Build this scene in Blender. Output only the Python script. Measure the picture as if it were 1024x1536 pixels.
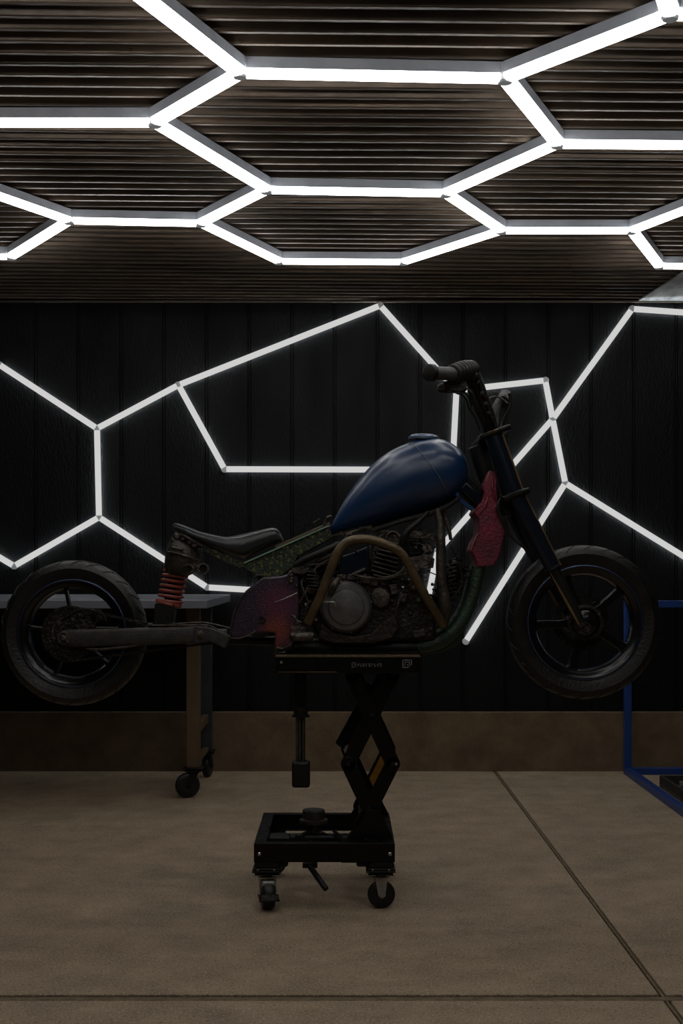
import bpy, bmesh, math, random
from mathutils import Vector, Matrix, noise
R = math.radians
random.seed(7)
for o in list(bpy.data.objects): bpy.data.objects.remove(o)
sc = bpy.context.scene
C = sc.collection

# ------------------------------------------------------------ camera, world, exposure
CH, F = 1.38, 2000.0                      # camera height, focal length in pixels of a 1024x1536 frame
cam = bpy.data.cameras.new('camera'); co = bpy.data.objects.new('camera', cam); C.objects.link(co)
co.location = (0, 0, CH); co.rotation_euler = (R(90), 0, 0)
cam.sensor_fit = 'VERTICAL'; cam.sensor_height = 36; cam.lens = 36*F/1536; cam.shift_y = 82/1536
cam.clip_start = .05; cam.clip_end = 60
sc.camera = co
w = bpy.data.worlds.new('world'); sc.world = w; w.use_nodes = True
w.node_tree.nodes['Background'].inputs[0].default_value = (.012, .012, .013, 1)
w.node_tree.nodes['Background'].inputs[1].default_value = 1.0
sc.view_settings.view_transform = 'Standard'; sc.view_settings.look = 'None'
sc.view_settings.gamma = 1; sc.view_settings.exposure = 0; sc.view_settings.use_curve_mapping = False
CEIL_TUBE, WALL_TUBE = 10.0, 0.62          # radiance of the diffusers
YB = 5.6                                  # depth of the motorcycle's mid plane
YW = 9.05                                 # back wall

def P(x, y, Y=YB): return Vector(((x-512)*Y/F, Y, CH+(850-y)*Y/F))
def px(n, Y=YB): return n*Y/F
def floor_y(y): return F*CH/(y-850)

# ------------------------------------------------------------ materials
def mat(name, c1, c2=None, rough=.6, metal=0, scale=6, bump=0, bscale=60, emit=None, spec=.5, stretch=(1,1,1), lo=.35, hi=.65, coat=0, rv=0):
    m = bpy.data.materials.new(name); m.use_nodes = True
    nt = m.node_tree; b = nt.nodes['Principled BSDF']; L = nt.links.new
    b.inputs['Base Color'].default_value = (*c1, 1); b.inputs['Roughness'].default_value = rough
    b.inputs['Metallic'].default_value = metal; b.inputs['Specular IOR Level'].default_value = spec
    b.inputs['Coat Weight'].default_value = coat; b.inputs['Coat Roughness'].default_value = .25
    if emit:
        b.inputs['Emission Color'].default_value = (*emit[0], 1); b.inputs['Emission Strength'].default_value = emit[1]
    if c2 or bump or rv:
        tc = nt.nodes.new('ShaderNodeTexCoord'); mp = nt.nodes.new('ShaderNodeMapping')
        mp.inputs['Scale'].default_value = stretch; L(tc.outputs['Object'], mp.inputs[0])
    if c2:
        n = nt.nodes.new('ShaderNodeTexNoise'); n.inputs['Scale'].default_value = scale; n.inputs['Detail'].default_value = 8
        n.inputs['Roughness'].default_value = .65
        L(mp.outputs[0], n.inputs['Vector'])
        r = nt.nodes.new('ShaderNodeValToRGB'); r.color_ramp.elements[0].position = lo; r.color_ramp.elements[1].position = hi
        r.color_ramp.elements[0].color = (*c1, 1); r.color_ramp.elements[1].color = (*c2, 1)
        L(n.outputs['Fac'], r.inputs[0]); L(r.outputs[0], b.inputs['Base Color'])
    if rv:
        n3 = nt.nodes.new('ShaderNodeTexNoise'); n3.inputs['Scale'].default_value = scale*1.7; n3.inputs['Detail'].default_value = 6
        L(mp.outputs[0], n3.inputs['Vector'])
        mr = nt.nodes.new('ShaderNodeMapRange'); mr.inputs[3].default_value = max(0, rough-rv); mr.inputs[4].default_value = min(1, rough+rv)
        mr.inputs[1].default_value = .3; mr.inputs[2].default_value = .7
        L(n3.outputs['Fac'], mr.inputs[0]); L(mr.outputs[0], b.inputs['Roughness'])
    if bump:
        n2 = nt.nodes.new('ShaderNodeTexNoise'); n2.inputs['Scale'].default_value = bscale; n2.inputs['Detail'].default_value = 6
        L(mp.outputs[0], n2.inputs['Vector'])
        bp = nt.nodes.new('ShaderNodeBump'); bp.inputs['Strength'].default_value = bump; bp.inputs['Distance'].default_value = .01
        L(n2.outputs['Fac'], bp.inputs['Height']); L(bp.outputs[0], b.inputs['Normal'])
    return m

def ramp_mix(m, c3, scale, lo, hi, stretch=(1,1,1), detail=10):
    """lay a third colour over a material's base colour where another noise is high"""
    nt = m.node_tree; b = nt.nodes['Principled BSDF']; L = nt.links.new
    src = b.inputs['Base Color'].links[0].from_socket
    tc = nt.nodes.new('ShaderNodeTexCoord'); mp = nt.nodes.new('ShaderNodeMapping'); mp.inputs['Scale'].default_value = stretch
    L(tc.outputs['Object'], mp.inputs[0])
    n = nt.nodes.new('ShaderNodeTexNoise'); n.inputs['Scale'].default_value = scale; n.inputs['Detail'].default_value = detail
    n.inputs['Roughness'].default_value = .7
    L(mp.outputs[0], n.inputs['Vector'])
    mr = nt.nodes.new('ShaderNodeMapRange'); mr.inputs[1].default_value = lo; mr.inputs[2].default_value = hi
    L(n.outputs['Fac'], mr.inputs[0])
    mx = nt.nodes.new('ShaderNodeMix'); mx.data_type = 'RGBA'
    L(mr.outputs[0], mx.inputs[0]); L(src, mx.inputs[6]); mx.inputs[7].default_value = (*c3, 1)
    L(mx.outputs[2], b.inputs['Base Color'])
    return m

M = {}
M['floor'] = mat('concrete', (.235,.172,.108), (.39,.292,.192), .70, scale=4.5, bump=.45, bscale=160, stretch=(1,1,1), lo=.30, hi=.70, rv=.12)
ramp_mix(M['floor'], (.14,.108,.075), 1.9, .52, .82, (1,1.2,1)); ramp_mix(M['floor'], (.60,.47,.33), 120, .54, .66, (1,1,1), 3); ramp_mix(M['floor'], (.12,.09,.06), 85, .56, .68, (1,.8,1), 3)
ramp_mix(M['floor'], (.07,.055,.043), 6.5, .70, .76, (.6,1.5,1), 6)
M['joint'] = mat('joint_filler', (.11,.08,.045), (.20,.15,.09), .9, scale=22, bump=.5)
M['gap'] = mat('joint_dirt', (.02,.016,.012), None, .95)
M['curb'] = mat('rendered_plinth', (.095,.063,.034), (.165,.112,.063), .8, scale=5, bump=.4, bscale=90)
ramp_mix(M['curb'], (.08,.06,.045), 4, .60, .78, (1,1,3))
M['wall'] = mat('black_boards', (.0030,.0034,.0038), (.0050,.0055,.0060), .5, scale=3, bump=.5, bscale=75, stretch=(1,1,.4), rv=.1, spec=.16)
M['ceiling'] = mat('rusty_corrugated_sheet', (.040,.030,.022), (.16,.118,.085), .42, metal=.45, scale=2.6, bump=.2, bscale=40, stretch=(.35,3,1), lo=.36, hi=.64, rv=.15)
ramp_mix(M['ceiling'], (.21,.13,.075), 7, .56, .82, (.4,3,1))
M['ceil_dark'] = mat('room_paint_dark', (.03,.028,.026), (.045,.04,.036), .8, scale=3)
M['galv'] = mat('galvanised_sheet', (.45,.46,.48), (.92,.94,.97), .38, metal=.6, scale=9, bump=1.0, bscale=24, stretch=(1,.35,1), lo=.4, hi=.6)
M['wood_trim'] = mat('weathered_trim', (.05,.04,.03), (.20,.16,.12), .7, scale=9, stretch=(.15,1,4), bump=.4)
M['alu'] = mat('aluminium_channel', (.60,.66,.76), (.72,.78,.88), .35, metal=.1, scale=9)
M['cap'] = mat('grey_translucent_connector', (.42,.44,.46), (.5,.52,.54), .35, scale=25, emit=((.8,.85,.9), .10))
M['tube_c'] = mat('lit_diffuser', (.9,.9,.9), None, .4, emit=((1,.975,.94), CEIL_TUBE))
M['tube_w'] = mat('lit_wall_diffuser', (.0,.0,.0), None, .5, emit=((.985,.98,.97), WALL_TUBE), spec=0)
M['rubber'] = mat('tyre_rubber', (.0060,.0058,.0056), (.012,.0115,.011), .42, scale=9, bump=.3, bscale=90, rv=.1, spec=.35)
M['black'] = mat('black_paint', (.0022,.0022,.0022), (.0042,.0040,.0036), .33, scale=12, bump=.04, rv=.08, spec=.2)
M['matblack'] = mat('matte_black', (.0035,.0035,.0035), (.0075,.0070,.0062), .5, scale=12, bump=.25, spec=.3)
M['rimblack'] = mat('gloss_black_alloy', (.003,.0035,.004), (.005,.005,.006), .22, scale=5, metal=0, spec=.5)
M['blue_rim'] = mat('blue_rim_paint', (.01,.045,.20), (.012,.05,.16), .3, scale=6, coat=.4)
M['rim_line'] = mat('blue_grey_pinstripe', (.04,.07,.16), None, .35, metal=.4)
M['dirt_metal'] = mat('dirty_cast_metal', (.018,.015,.012), (.12,.10,.082), .38, metal=.55, scale=22, bump=.7, bscale=70)
ramp_mix(M['dirt_metal'], (.06,.038,.02), 9, .55, .75)
M['oily'] = mat('oily_engine_metal', (.007,.006,.005), (.030,.026,.022), .36, metal=.6, scale=22, bump=.8, bscale=80)
M['cover'] = mat('grey_clutch_cover', (.075,.072,.068), (.13,.125,.12), .45, metal=.5, scale=20, bump=.2, bscale=150)
M['brown_case'] = mat('rusty_crankcase', (.010,.008,.006), (.035,.022,.011), .5, metal=.4, scale=12, bump=.8)
M['swing'] = mat('worn_swingarm_paint', (.020,.019,.018), (.050,.047,.042), .5, metal=.3, scale=30, bump=.35, bscale=180)
ramp_mix(M['swing'], (.07,.042,.02), 5, .52, .72)
M['bar'] = mat('brown_rusty_tube', (.060,.043,.022), (.125,.085,.042), .36, metal=.4, scale=18, bump=.3, bscale=120)
M['pipe'] = mat('burnt_exhaust_pipe', (.025,.020,.015), (.075,.062,.047), .45, metal=.5, scale=14, bump=.5)
M['chrome'] = mat('scratched_steel', (.35,.34,.32), (.5,.48,.45), .35, metal=.9, scale=20, bump=.2)
M['tank'] = mat('blue_tank_paint', (.003,.022,.070), (.004,.030,.095), .33, scale=4, coat=.3, metal=.0, bump=.05, bscale=30)
ramp_mix(M['tank'], (.045,.035,.06), 6, .58, .85)
M['tank_line'] = mat('tank_seam_line', (.10,.12,.15), None, .4, metal=.3)
M['capm'] = mat('tank_cap_metal', (.10,.14,.22), (.16,.2,.28), .35, metal=.6, scale=20)
M['seat'] = mat('grey_seat_leather', (.014,.018,.021), (.030,.036,.040), .32, scale=7, bump=.25, bscale=60)
M['moss'] = mat('mossy_green_paint', (.005,.014,.007), (.012,.030,.014), .6, scale=20, bump=.8, bscale=90)
ramp_mix(M['moss'], (.24,.18,.035), 62, .53, .62)
M['green'] = mat('dark_green_frame_paint', (.004,.018,.007), (.013,.036,.016), .5, scale=16, bump=.5, bscale=80)
ramp_mix(M['green'], (.03,.022,.012), 9, .56, .72)
M['greenedge'] = mat('pale_green_edge', (.14,.26,.19), (.20,.30,.22), .5, scale=30)
M['copper'] = mat('copper_worn_rail', (.13,.060,.038), (.06,.08,.055), .45, metal=.3, scale=11)
M['spring'] = mat('red_spring_paint', (.30,.055,.035), (.18,.045,.035), .42, scale=30, coat=.2)
M['canister'] = mat('grimy_olive_housing', (.014,.014,.011), (.045,.044,.033), .42, metal=.3, scale=9, bump=.6)
ramp_mix(M['canister'], (.16,.11,.03), 30, .58, .68)
M['red'] = mat('crimson_splash_paint', (.085,.003,.014), (.20,.007,.030), .4, scale=9, bump=.5, bscale=90, coat=.2)
ramp_mix(M['red'], (.035,.006,.022), 7, .5, .72)
M['red_edge'] = mat('bare_red_edge', (.28,.07,.06), None, .5)
M['grip'] = mat('grey_rubber_grip', (.045,.045,.047), (.062,.062,.062), .5, scale=30, bump=.2)
M['forkblue'] = mat('blue_black_fork_tube', (.004,.008,.017), (.008,.013,.022), .25, metal=.2, scale=8)
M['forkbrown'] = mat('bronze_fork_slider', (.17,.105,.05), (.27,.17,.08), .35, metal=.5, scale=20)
M['bluepaint'] = mat('blue_frame_paint', (.008,.035,.19), (.010,.042,.16), .4, scale=5, spec=.4)
M['steel_top'] = mat('bench_steel_sheet', (.13,.14,.165), (.19,.20,.23), .45, metal=.3, scale=3, stretch=(.4,2,1))
M['bench_leg'] = mat('brown_bench_leg', (.075,.047,.022), (.11,.072,.036), .6, scale=6, metal=.1)
M['sticker'] = mat('ochre_warning_sticker', (.50,.26,.03), (.38,.18,.02), .6, scale=60)
M['goldedge'] = mat('brown_rubber_edge', (.07,.045,.02), (.15,.10,.045), .7, scale=50, bump=.6, bscale=200)
M['mark'] = mat('worn_white_print', (.22,.21,.20), (.05,.05,.05), .7, scale=180, lo=.45, hi=.6)
M['castsilver'] = mat('zinc_caster_metal', (.26,.25,.23), (.38,.37,.35), .38, metal=.7, scale=30, bump=.2)
M['dark_steel'] = mat('dark_steel_leg', (.018,.022,.026), (.03,.034,.038), .5, scale=6)
M['halo_strip'] = mat('added_halo_glow', (0,0,0), None, .5, emit=((.9,.97,1.0), 14), spec=0)  # strong glow added only to light the wall around the tubes
M['tray'] = mat('grubby_black_tray', (.012,.012,.011), (.03,.027,.022), .5, scale=30, bump=.3)
M['stone'] = mat('pale_scrap', (.22,.19,.15), (.1,.09,.07), .7, scale=40)

def cover_mat():
    """purple sparkle lacquer with a crimson and orange sprayed patch (the paint's own colours)"""
    m = mat('purple_flake_lacquer', (.006,.0025,.010), (.024,.006,.028), .4, scale=45, bump=.3, bscale=140, coat=.4)
    nt = m.node_tree; b = nt.nodes['Principled BSDF']; L = nt.links.new
    src = b.inputs['Base Color'].links[0].from_socket
    geo = nt.nodes.new('ShaderNodeTexCoord')
    def blob(c, col, r, src):
        d = nt.nodes.new('ShaderNodeVectorMath'); d.operation = 'DISTANCE'
        L(geo.outputs['Object'], d.inputs[0]); d.inputs[1].default_value = c
        n = nt.nodes.new('ShaderNodeTexNoise'); n.inputs['Scale'].default_value = 40; L(geo.outputs['Object'], n.inputs['Vector'])
        a = nt.nodes.new('ShaderNodeMath'); a.operation = 'MULTIPLY_ADD'; L(n.outputs['Fac'], a.inputs[0]); a.inputs[1].default_value = r*.5
        L(d.outputs['Value'], a.inputs[2])
        mr = nt.nodes.new('ShaderNodeMapRange'); mr.inputs[1].default_value = r*1.35; mr.inputs[2].default_value = r*.35
        L(a.outputs[0], mr.inputs[0])
        mx = nt.nodes.new('ShaderNodeMix'); mx.data_type = 'RGBA'; L(mr.outputs[0], mx.inputs[0]); L(src, mx.inputs[6]); mx.inputs[7].default_value = (*col, 1)
        return mx.outputs[2]
    s = blob(tuple(P(418,905,5.5)), (.10,.010,.040), .10, src)
    s = blob(tuple(P(415,945,5.5)), (.22,.032,.009), .08, s)
    v = nt.nodes.new('ShaderNodeTexVoronoi'); v.inputs['Scale'].default_value = 130; L(geo.outputs['Object'], v.inputs['Vector'])
    mr = nt.nodes.new('ShaderNodeMapRange'); mr.inputs[1].default_value = .22; mr.inputs[2].default_value = .12; L(v.outputs['Distance'], mr.inputs[0])
    mm = nt.nodes.new('ShaderNodeMath'); mm.operation = 'MULTIPLY'; mm.inputs[1].default_value = .30; L(mr.outputs[0], mm.inputs[0])
    mx = nt.nodes.new('ShaderNodeMix'); mx.data_type = 'RGBA'; L(mm.outputs[0], mx.inputs[0]); L(s, mx.inputs[6]); mx.inputs[7].default_value = (.5,.38,.5,1)
    L(mx.outputs[2], b.inputs['Base Color'])
    return m
M['purple'] = cover_mat()

# ------------------------------------------------------------ mesh helpers
def cr(pts, n=6):
    """Catmull-Rom through a list of vectors (any length tuples)"""
    pts = [Vector(p) for p in pts]; out = []
    for i in range(len(pts)-1):
        p0 = pts[max(i-1,0)]; p1 = pts[i]; p2 = pts[i+1]; p3 = pts[min(i+2,len(pts)-1)]
        for k in range(n):
            t = k/n
            out.append(.5*((2*p1)+(p2-p0)*t+(2*p0-5*p1+4*p2-p3)*t*t+(3*p1-p0-3*p2+p3)*t**3))
    out.append(pts[-1]); return out

class MB:
    def __init__(s): s.bm = bmesh.new()
    def box(s, c, d, rot=None):
        m = Matrix.Translation(Vector(c)) @ ((rot.to_4x4() if rot else Matrix.Identity(4)) @ Matrix.Diagonal((*d,1)))
        bmesh.ops.create_cube(s.bm, size=1, matrix=m); return s
    def box2(s, a, b):
        a = Vector(a); b = Vector(b); return s.box((a+b)/2, [abs(v) for v in (b-a)])
    def bar(s, a, b, w, h, up=(0,1,0)):
        """box from a to b, w across (along up), h the third way"""
        a = Vector(a); b = Vector(b); z = (b-a); L = z.length; z.normalize(); u = Vector(up)
        x = u.cross(z).normalized(); y = z.cross(x).normalized()
        rot = Matrix((x, y, z)).transposed()
        return s.box((a+b)/2, (h, w, L), rot)
    def lathe(s, o, ax, prof, n=48, cap=True):
        o = Vector(o); z = Vector(ax).normalized(); t = Vector((0,0,1)) if abs(z.z) < .9 else Vector((1,0,0))
        x = t.cross(z).normalized(); y = z.cross(x)
        rings = []
        for r, h in prof:
            rings.append([s.bm.verts.new(o+z*h+(x*math.cos(2*math.pi*i/n)+y*math.sin(2*math.pi*i/n))*max(r,1e-5)) for i in range(n)])
        for a, b in zip(rings, rings[1:]):
            for i in range(n): s.bm.faces.new((a[i], a[(i+1)%n], b[(i+1)%n], b[i]))
        if cap:
            s.bm.faces.new(rings[0][::-1]); s.bm.faces.new(rings[-1])
        return s
    def ring(s, o, ax, prof, n=64):
        """closed profile (a solid ring)"""
        return s.lathe(o, ax, list(prof)+[prof[0]], n, cap=False)
    def cyl(s, a, b, r, r2=None, n=20):
        a = Vector(a); b = Vector(b); r2 = r if r2 is None else r2
        e = min(r, r2)*.12
        L = (b-a).length
        return s.lathe(a, b-a, [(r-e,0),(r,e),(r2,L-e),(r2-e,L)], n)
    def tube(s, pts, r, n=12, smooth=6):
        pts = [Vector(p) for p in pts]
        rs = r if isinstance(r, (list, tuple)) else [r]*len(pts)
        if smooth:
            q = cr([(p.x,p.y,p.z,k) for p, k in zip(pts, rs)], smooth)
            pts = [Vector(v[:3]) for v in q]; rs = [v[3] for v in q]
        t0 = (pts[1]-pts[0]).normalized(); ref = Vector((0,1,0)) if abs(t0.y) < .9 else Vector((1,0,0))
        u = t0.cross(ref).normalized(); rings = []
        for i, p in enumerate(pts):
            t = (pts[min(i+1,len(pts)-1)]-pts[max(i-1,0)]).normalized()
            u = (u-t*u.dot(t)).normalized(); v = t.cross(u)
            rings.append([s.bm.verts.new(p+(u*math.cos(2*math.pi*k/n)+v*math.sin(2*math.pi*k/n))*rs[i]) for k in range(n)])
        for a, b in zip(rings, rings[1:]):
            for k in range(n): s.bm.faces.new((a[k], a[(k+1)%n], b[(k+1)%n], b[k]))
        s.bm.faces.new(rings[0][::-1]); s.bm.faces.new(rings[-1]); return s
    def prism(s, poly, Y0, Y1, Yr=None):
        """polygon given in frame pixels at depth Yr, solid between depths Y0 and Y1"""
        Yr = Yr or Y0
        q = [P(x, y, Yr) for x, y in poly]
        a = [s.bm.verts.new((v.x, Y0, v.z)) for v in q]; b = [s.bm.verts.new((v.x, Y1, v.z)) for v in q]
        s.bm.faces.new(a); s.bm.faces.new(b[::-1])
        for i in range(len(q)): s.bm.faces.new((a[i], b[i], b[(i+1)%len(q)], a[(i+1)%len(q)]))
        return s
    def helix(s, a, b, R_, r, turns, n=8, seg=20):
        a = Vector(a); b = Vector(b); z = (b-a); L = z.length; z.normalize()
        x = Vector((0,1,0)).cross(z).normalized(); y = z.cross(x)
        pts = []
        N = int(turns*seg)
        for i in range(N+1):
            t = i/N; an = 2*math.pi*turns*t
            pts.append(a+z*L*t+(x*math.cos(an)+y*math.sin(an))*R_)
        return s.tube(pts, r, n, 0)
    def build(s, name, m, parent=None, bevel=0, smooth=True, seg=2):
        bmesh.ops.recalc_face_normals(s.bm, faces=s.bm.faces)
        me = bpy.data.meshes.new(name); s.bm.to_mesh(me); s.bm.free()
        o = bpy.data.objects.new(name, me); C.objects.link(o)
        me.materials.append(M[m] if isinstance(m, str) else m)
        if parent: o.parent = parent
        if smooth:
            me.shade_smooth()
            try: me.set_sharp_from_angle(angle=R(38))
            except Exception: pass
        if bevel:
            b = o.modifiers.new('bevel', 'BEVEL'); b.width = bevel; b.segments = seg; b.limit_method = 'ANGLE'; b.angle_limit = R(40)
            b.harden_normals = False
        return o

def thing(name, label, cat, loc=(0,0,0), group=None):
    o = bpy.data.objects.new(name, None); C.objects.link(o); o.empty_display_size = .1
    o['label'] = label; o['category'] = cat
    if group: o['group'] = group
    return o
def struct(o): o['kind'] = 'structure'; return o

# ------------------------------------------------------------ the setting
XL, XR, YN = -3.9, 3.9, -2.2
CZ = 3.19                                   # underside of the ceiling ribs
def build_floor():
    m = MB(); JX, JY = 1.035, 4.272; gx, gy = .011, .030
    for x0, x1 in ((XL-.1, JX-gx), (JX+gx, XR+.1)):
        for y0, y1 in ((YN-.1, JY-gy), (JY+gy, YW+.1)):
            m.box2((x0,y0,-.12), (x1,y1,0))
    struct(m.build('floor', 'floor', bevel=.004))
    m = MB(); m.box2((XL-.1,YN-.1,-.16), (XR+.1,YW+.1,-.121)); g = m.build('floor_bed', 'gap'); struct(g)
    j = MB(); j.box2((XL,JY-.019,-.12), (XR,JY+.017,-.004))
    j.box2((JX-.0035,YN,-.12), (JX+.0065,JY-.019,-.004)); j.box2((JX-.0035,JY+.017,-.12), (JX+.0065,YW,-.004))
    struct(j.build('floor_joint', 'joint', bevel=.002))
build_floor()

def build_ceiling():
    bm = bmesh.new(); pitch = .105; prof = []
    y = -3.0
    while y < 9.9:
        prof += [(y,.030),(y+.052,.030),(y+.060,.004),(y+.064,0),(y+.080,0),(y+.084,.004),(y+.092,.030)]
        y += pitch
    xs = [-4.6+i*.46 for i in range(21)]
    rows = [[bm.verts.new((x, yy, CZ+z+.003*noise.noise(Vector((x*1.3,yy*.8,0))))) for x in xs] for yy, z in prof]
    for a, b in zip(rows, rows[1:]):
        for i in range(len(xs)-1): bm.faces.new((a[i], a[i+1], b[i+1], b[i]))
    me = bpy.data.meshes.new('ceiling'); bm.to_mesh(me); bm.free()
    o = bpy.data.objects.new('ceiling', me); C.objects.link(o); me.materials.append(M['ceiling']); struct(o)
    s = o.modifiers.new('solid', 'SOLIDIFY'); s.thickness = .004; s.offset = 1
    o.rotation_euler.z = R(1.5); o.location = (0, 0, 0)
    # galvanised sheet patch at the far right corner
    H = CZ-.012-CH
    def cp(x, y): Y = F*H/(850-y); return Vector(((x-512)*Y/F, Y, CZ-.012))
    q = [cp(957,451.5), cp(1000,425), cp(1024,409), cp(1100,362), cp(1100,451.5)]
    q = [Vector((min(v.x, XR-.02), min(v.y, YW-.03), v.z)) for v in q]
    m = MB(); a = [m.bm.verts.new(v) for v in q]; b = [m.bm.verts.new(v+Vector((0,0,.010))) for v in q]
    m.bm.faces.new(a); m.bm.faces.new(b[::-1])
    for i in range(5): m.bm.faces.new((a[i], b[i], b[(i+1)%5], a[(i+1)%5]))
    struct(m.build('ceiling_sheet', 'galv'))
build_ceiling()

def build_walls():
    # back wall: black boards with a double groove at every joint
    bm = bmesh.new(); pitch = .2895; x0 = (54-512)*YW/F - pitch*8; prof = [(XL, 0)]
    k = 0
    while True:
        x = x0+k*pitch; k += 1
        if x > XR-.05: break
        if x < XL+.05: continue
        prof += [(x-.013,0),(x-.011,.012),(x-.005,.012),(x-.003,-.003),(x+.004,-.003),(x+.006,.008),(x+.010,.008),(x+.012,0)]
    prof.append((XR, 0))
    zs = [.385, 3.24]
    rows = [[bm.verts.new((x, YW+d, z)) for x, d in prof] for z in zs]
    for i in range(len(prof)-1): bm.faces.new((rows[0][i], rows[0][i+1], rows[1][i+1], rows[1][i]))
    me = bpy.data.meshes.new('wall_back'); bm.to_mesh(me); bm.free()
    o = bpy.data.objects.new('wall_back', me); C.objects.link(o); me.materials.append(M['wall']); struct(o)
    s = o.modifiers.new('solid', 'SOLIDIFY'); s.thickness = .06; s.offset = -1
    m = MB(); m.box2((XL, YW-.045, 0), (XR, YW+.12, .398)); struct(m.build('baseboard_back', 'curb', bevel=.006))
    m = MB(); m.box2((XL, YW-.055, 0), (XR, YW-.045, .012)); struct(m.build('trim_1', 'curb'))
    m = MB(); m.box2((XL, YW-.012, 3.172), (XR, YW+.05, 3.186)); struct(m.build('trim_2', 'wood_trim', bevel=.003))
    for nm, a, b in (('wall_left', (XL-.1,YN-.1,0), (XL,YW+.1,3.3)), ('wall_right', (XR,YN-.1,0), (XR+.1,YW+.1,3.3)), ('wall_front', (XL,YN-.1,0), (XR,YN,3.3))):
        m = MB(); m.box2(a, b); struct(m.build(nm, 'ceil_dark'))
build_walls()

# ------------------------------------------------------------ honeycomb light on the ceiling
ceil_light = thing('honeycomb_ceiling_light', 'large honeycomb of glowing white tube lights on the corrugated metal ceiling', 'ceiling light')
LZ = 3.136; LH = LZ-CH
def cpt(x, y): Y = F*LH/(850-y); return ((x-512)*Y/F, Y)
N = {k: cpt(*v) for k, v in dict(A=(360,110), B=(757,118), C=(836,216), D=(668,290), E=(400,285), Fv=(232,184), G=(1005,22), H=(752,346), I=(947,346),
     J=(988,399), K=(605,393), Lk=(418,392), Mk=(301,335), Nk=(104,331), O=(17,385), Cr=(1175,219), Fl=(-150,184), Jr=(1180,401), Ol=(-150,384), Nl=(-95,262), Ir=(1130,276)).items()}
N['A2'] = cpt(208,-8); N['A2'] = (N['A'][0]+(N['A2'][0]-N['A'][0])*1.12, N['A'][1]+(N['A2'][1]-N['A'][1])*1.12)
N['A3'] = (N['A2'][0]-.85, N['A2'][1]+.02); N['A4'] = (N['A2'][0]+.42, N['A2'][1]-.78)
N['G2'] = (N['G'][0]+.95, N['G'][1]+.03); N['G3'] = (N['G'][0]-.30, N['G'][1]-.80); N['A5'] = (N['A4'][0]+.78, N['A4'][1]+.02)
N['Fl2'] = (N['Fl'][0]-.35, N['Fl'][1]-.62); N['Cr2'] = (N['Cr'][0]+.3, N['Cr'][1]-.55)
# rows nearer to the camera and behind it
def add(k, x, y): N[k] = (x, y)
add('R1',-.45,2.05); add('R2',.50,2.05); add('R3',-.95,1.25); add('R4',1.0,1.25); add('R5',-1.9,1.25); add('R6',1.95,1.25)
add('R7',-.45,.4); add('R8',.5,.4); add('R9',-2.4,2.05); add('R10',2.4,2.05)
E_ = ['A B','A Fv','A A2','Fv Fl','Fv E','E D','E Mk','Mk Nk','Mk Lk','Lk K','K H','H D','H I','I J','J Jr','I Ir','D C','C B','C Cr','B G','G G2','G G3','Nk Nl','Nk O','O Ol',
      'A2 A3','A2 A4','A4 A5','A5 G3','A4 R1','A5 R2','R1 R3','R2 R4','R3 R5','R4 R6','R3 R7','R4 R8','R7 R8','R5 R9','R6 R10','Fl Fl2','Cr Cr2']
def ctube(a, b):
    a = Vector((*a, LZ)); b = Vector((*b, LZ)); d = (b-a).normalized()
    a = a+d*.022; b = b-d*.022
    s = Vector((-d.y, d.x, 0))
    def strip(prof, name, m, parent):
        mb = MB(); r = [[mb.bm.verts.new(p+s*u+Vector((0,0,z))) for u, z in prof] for p in (a, b)]
        n = len(prof)
        for i in range(n): mb.bm.faces.new((r[0][i], r[1][i], r[1][(i+1)%n], r[0][(i+1)%n]))
        mb.bm.faces.new(r[0][::-1]); mb.bm.faces.new(r[1])
        return mb.build(name, m, parent, smooth=False)
    h = strip([(-.030,.010),(-.030,.050),(.030,.050),(.030,.010)], 'light_tube', 'alu', ceil_light)
    w_ = [(-.0285,.010),(-.0285,-.002),(-.024,-.010),(-.014,-.0145),(0,-.016),(.014,-.0145),(.024,-.010),(.0285,-.002),(.0285,.010)]
    strip(w_, 'diffuser', 'tube_c', h)
used = set()
for e in E_:
    a, b = e.split(); ctube(N[a], N[b]); used |= {a, b}
for k in sorted(used):
    x, y = N[k]
    MB().lathe((x, y, LZ-.0175), (0,0,1), [(.024,0),(.031,.006),(.033,.030),(.033,.068)], 6 if k in 'AC' else 12).build('connector', 'cap', ceil_light, smooth=False)

# ------------------------------------------------------------ angular light lines on the wall
wall_light = thing('wall_tube_light', 'zigzag network of thin glowing white tube lights on the black board wall', 'wall light')
WN = dict(a0=(-1,547), a=(146,643), b=(268,578), c=(570,459), d=(684,586), e=(817,571), f=(828,629), g=(847,725), h=(337,704), i=(678,705), j=(947,464), k=(1120,476),
          l=(149,776), m=(22,849), n=(-120,765), o=(311,881), p=(398,886), q=(656,826), r=(640,905), s=(698,962), t=(1130,900))
WE = 'a0 a,a b,b c,c d,d e,e f,f g,b h,h i,d i,j f,j k,a l,l m,m n,l o,o p,f q,q r,g s,g t'.split(',')
def wtube(p, q):
    Y = YW-.014; a = P(*p, Y); b = P(*q, Y); d = (b-a).normalized(); a = a+d*.012; b = b-d*.012
    o = MB().bar(a+Vector((0,.001,0)), b+Vector((0,.001,0)), .022, .0290).build('light_tube', 'alu', wall_light)
    u = Vector((0,-.015,0))
    MB().bar(a+u, b+u, .010, .0400).build('diffuser', 'tube_w', o, bevel=.003)
    n = Vector((-d.z, 0, d.x))
    for sg in (-1, 1): MB().bar(a+n*sg*.0148+Vector((0,.002,0)), b+n*sg*.0148+Vector((0,.002,0)), .010, .0004).build('halo_strip', 'halo_strip', o)  # added emitters, tucked behind the diffuser, that throw the halo onto the boards
for e in WE:
    a, b = e.split(); wtube(WN[a], WN[b])
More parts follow.
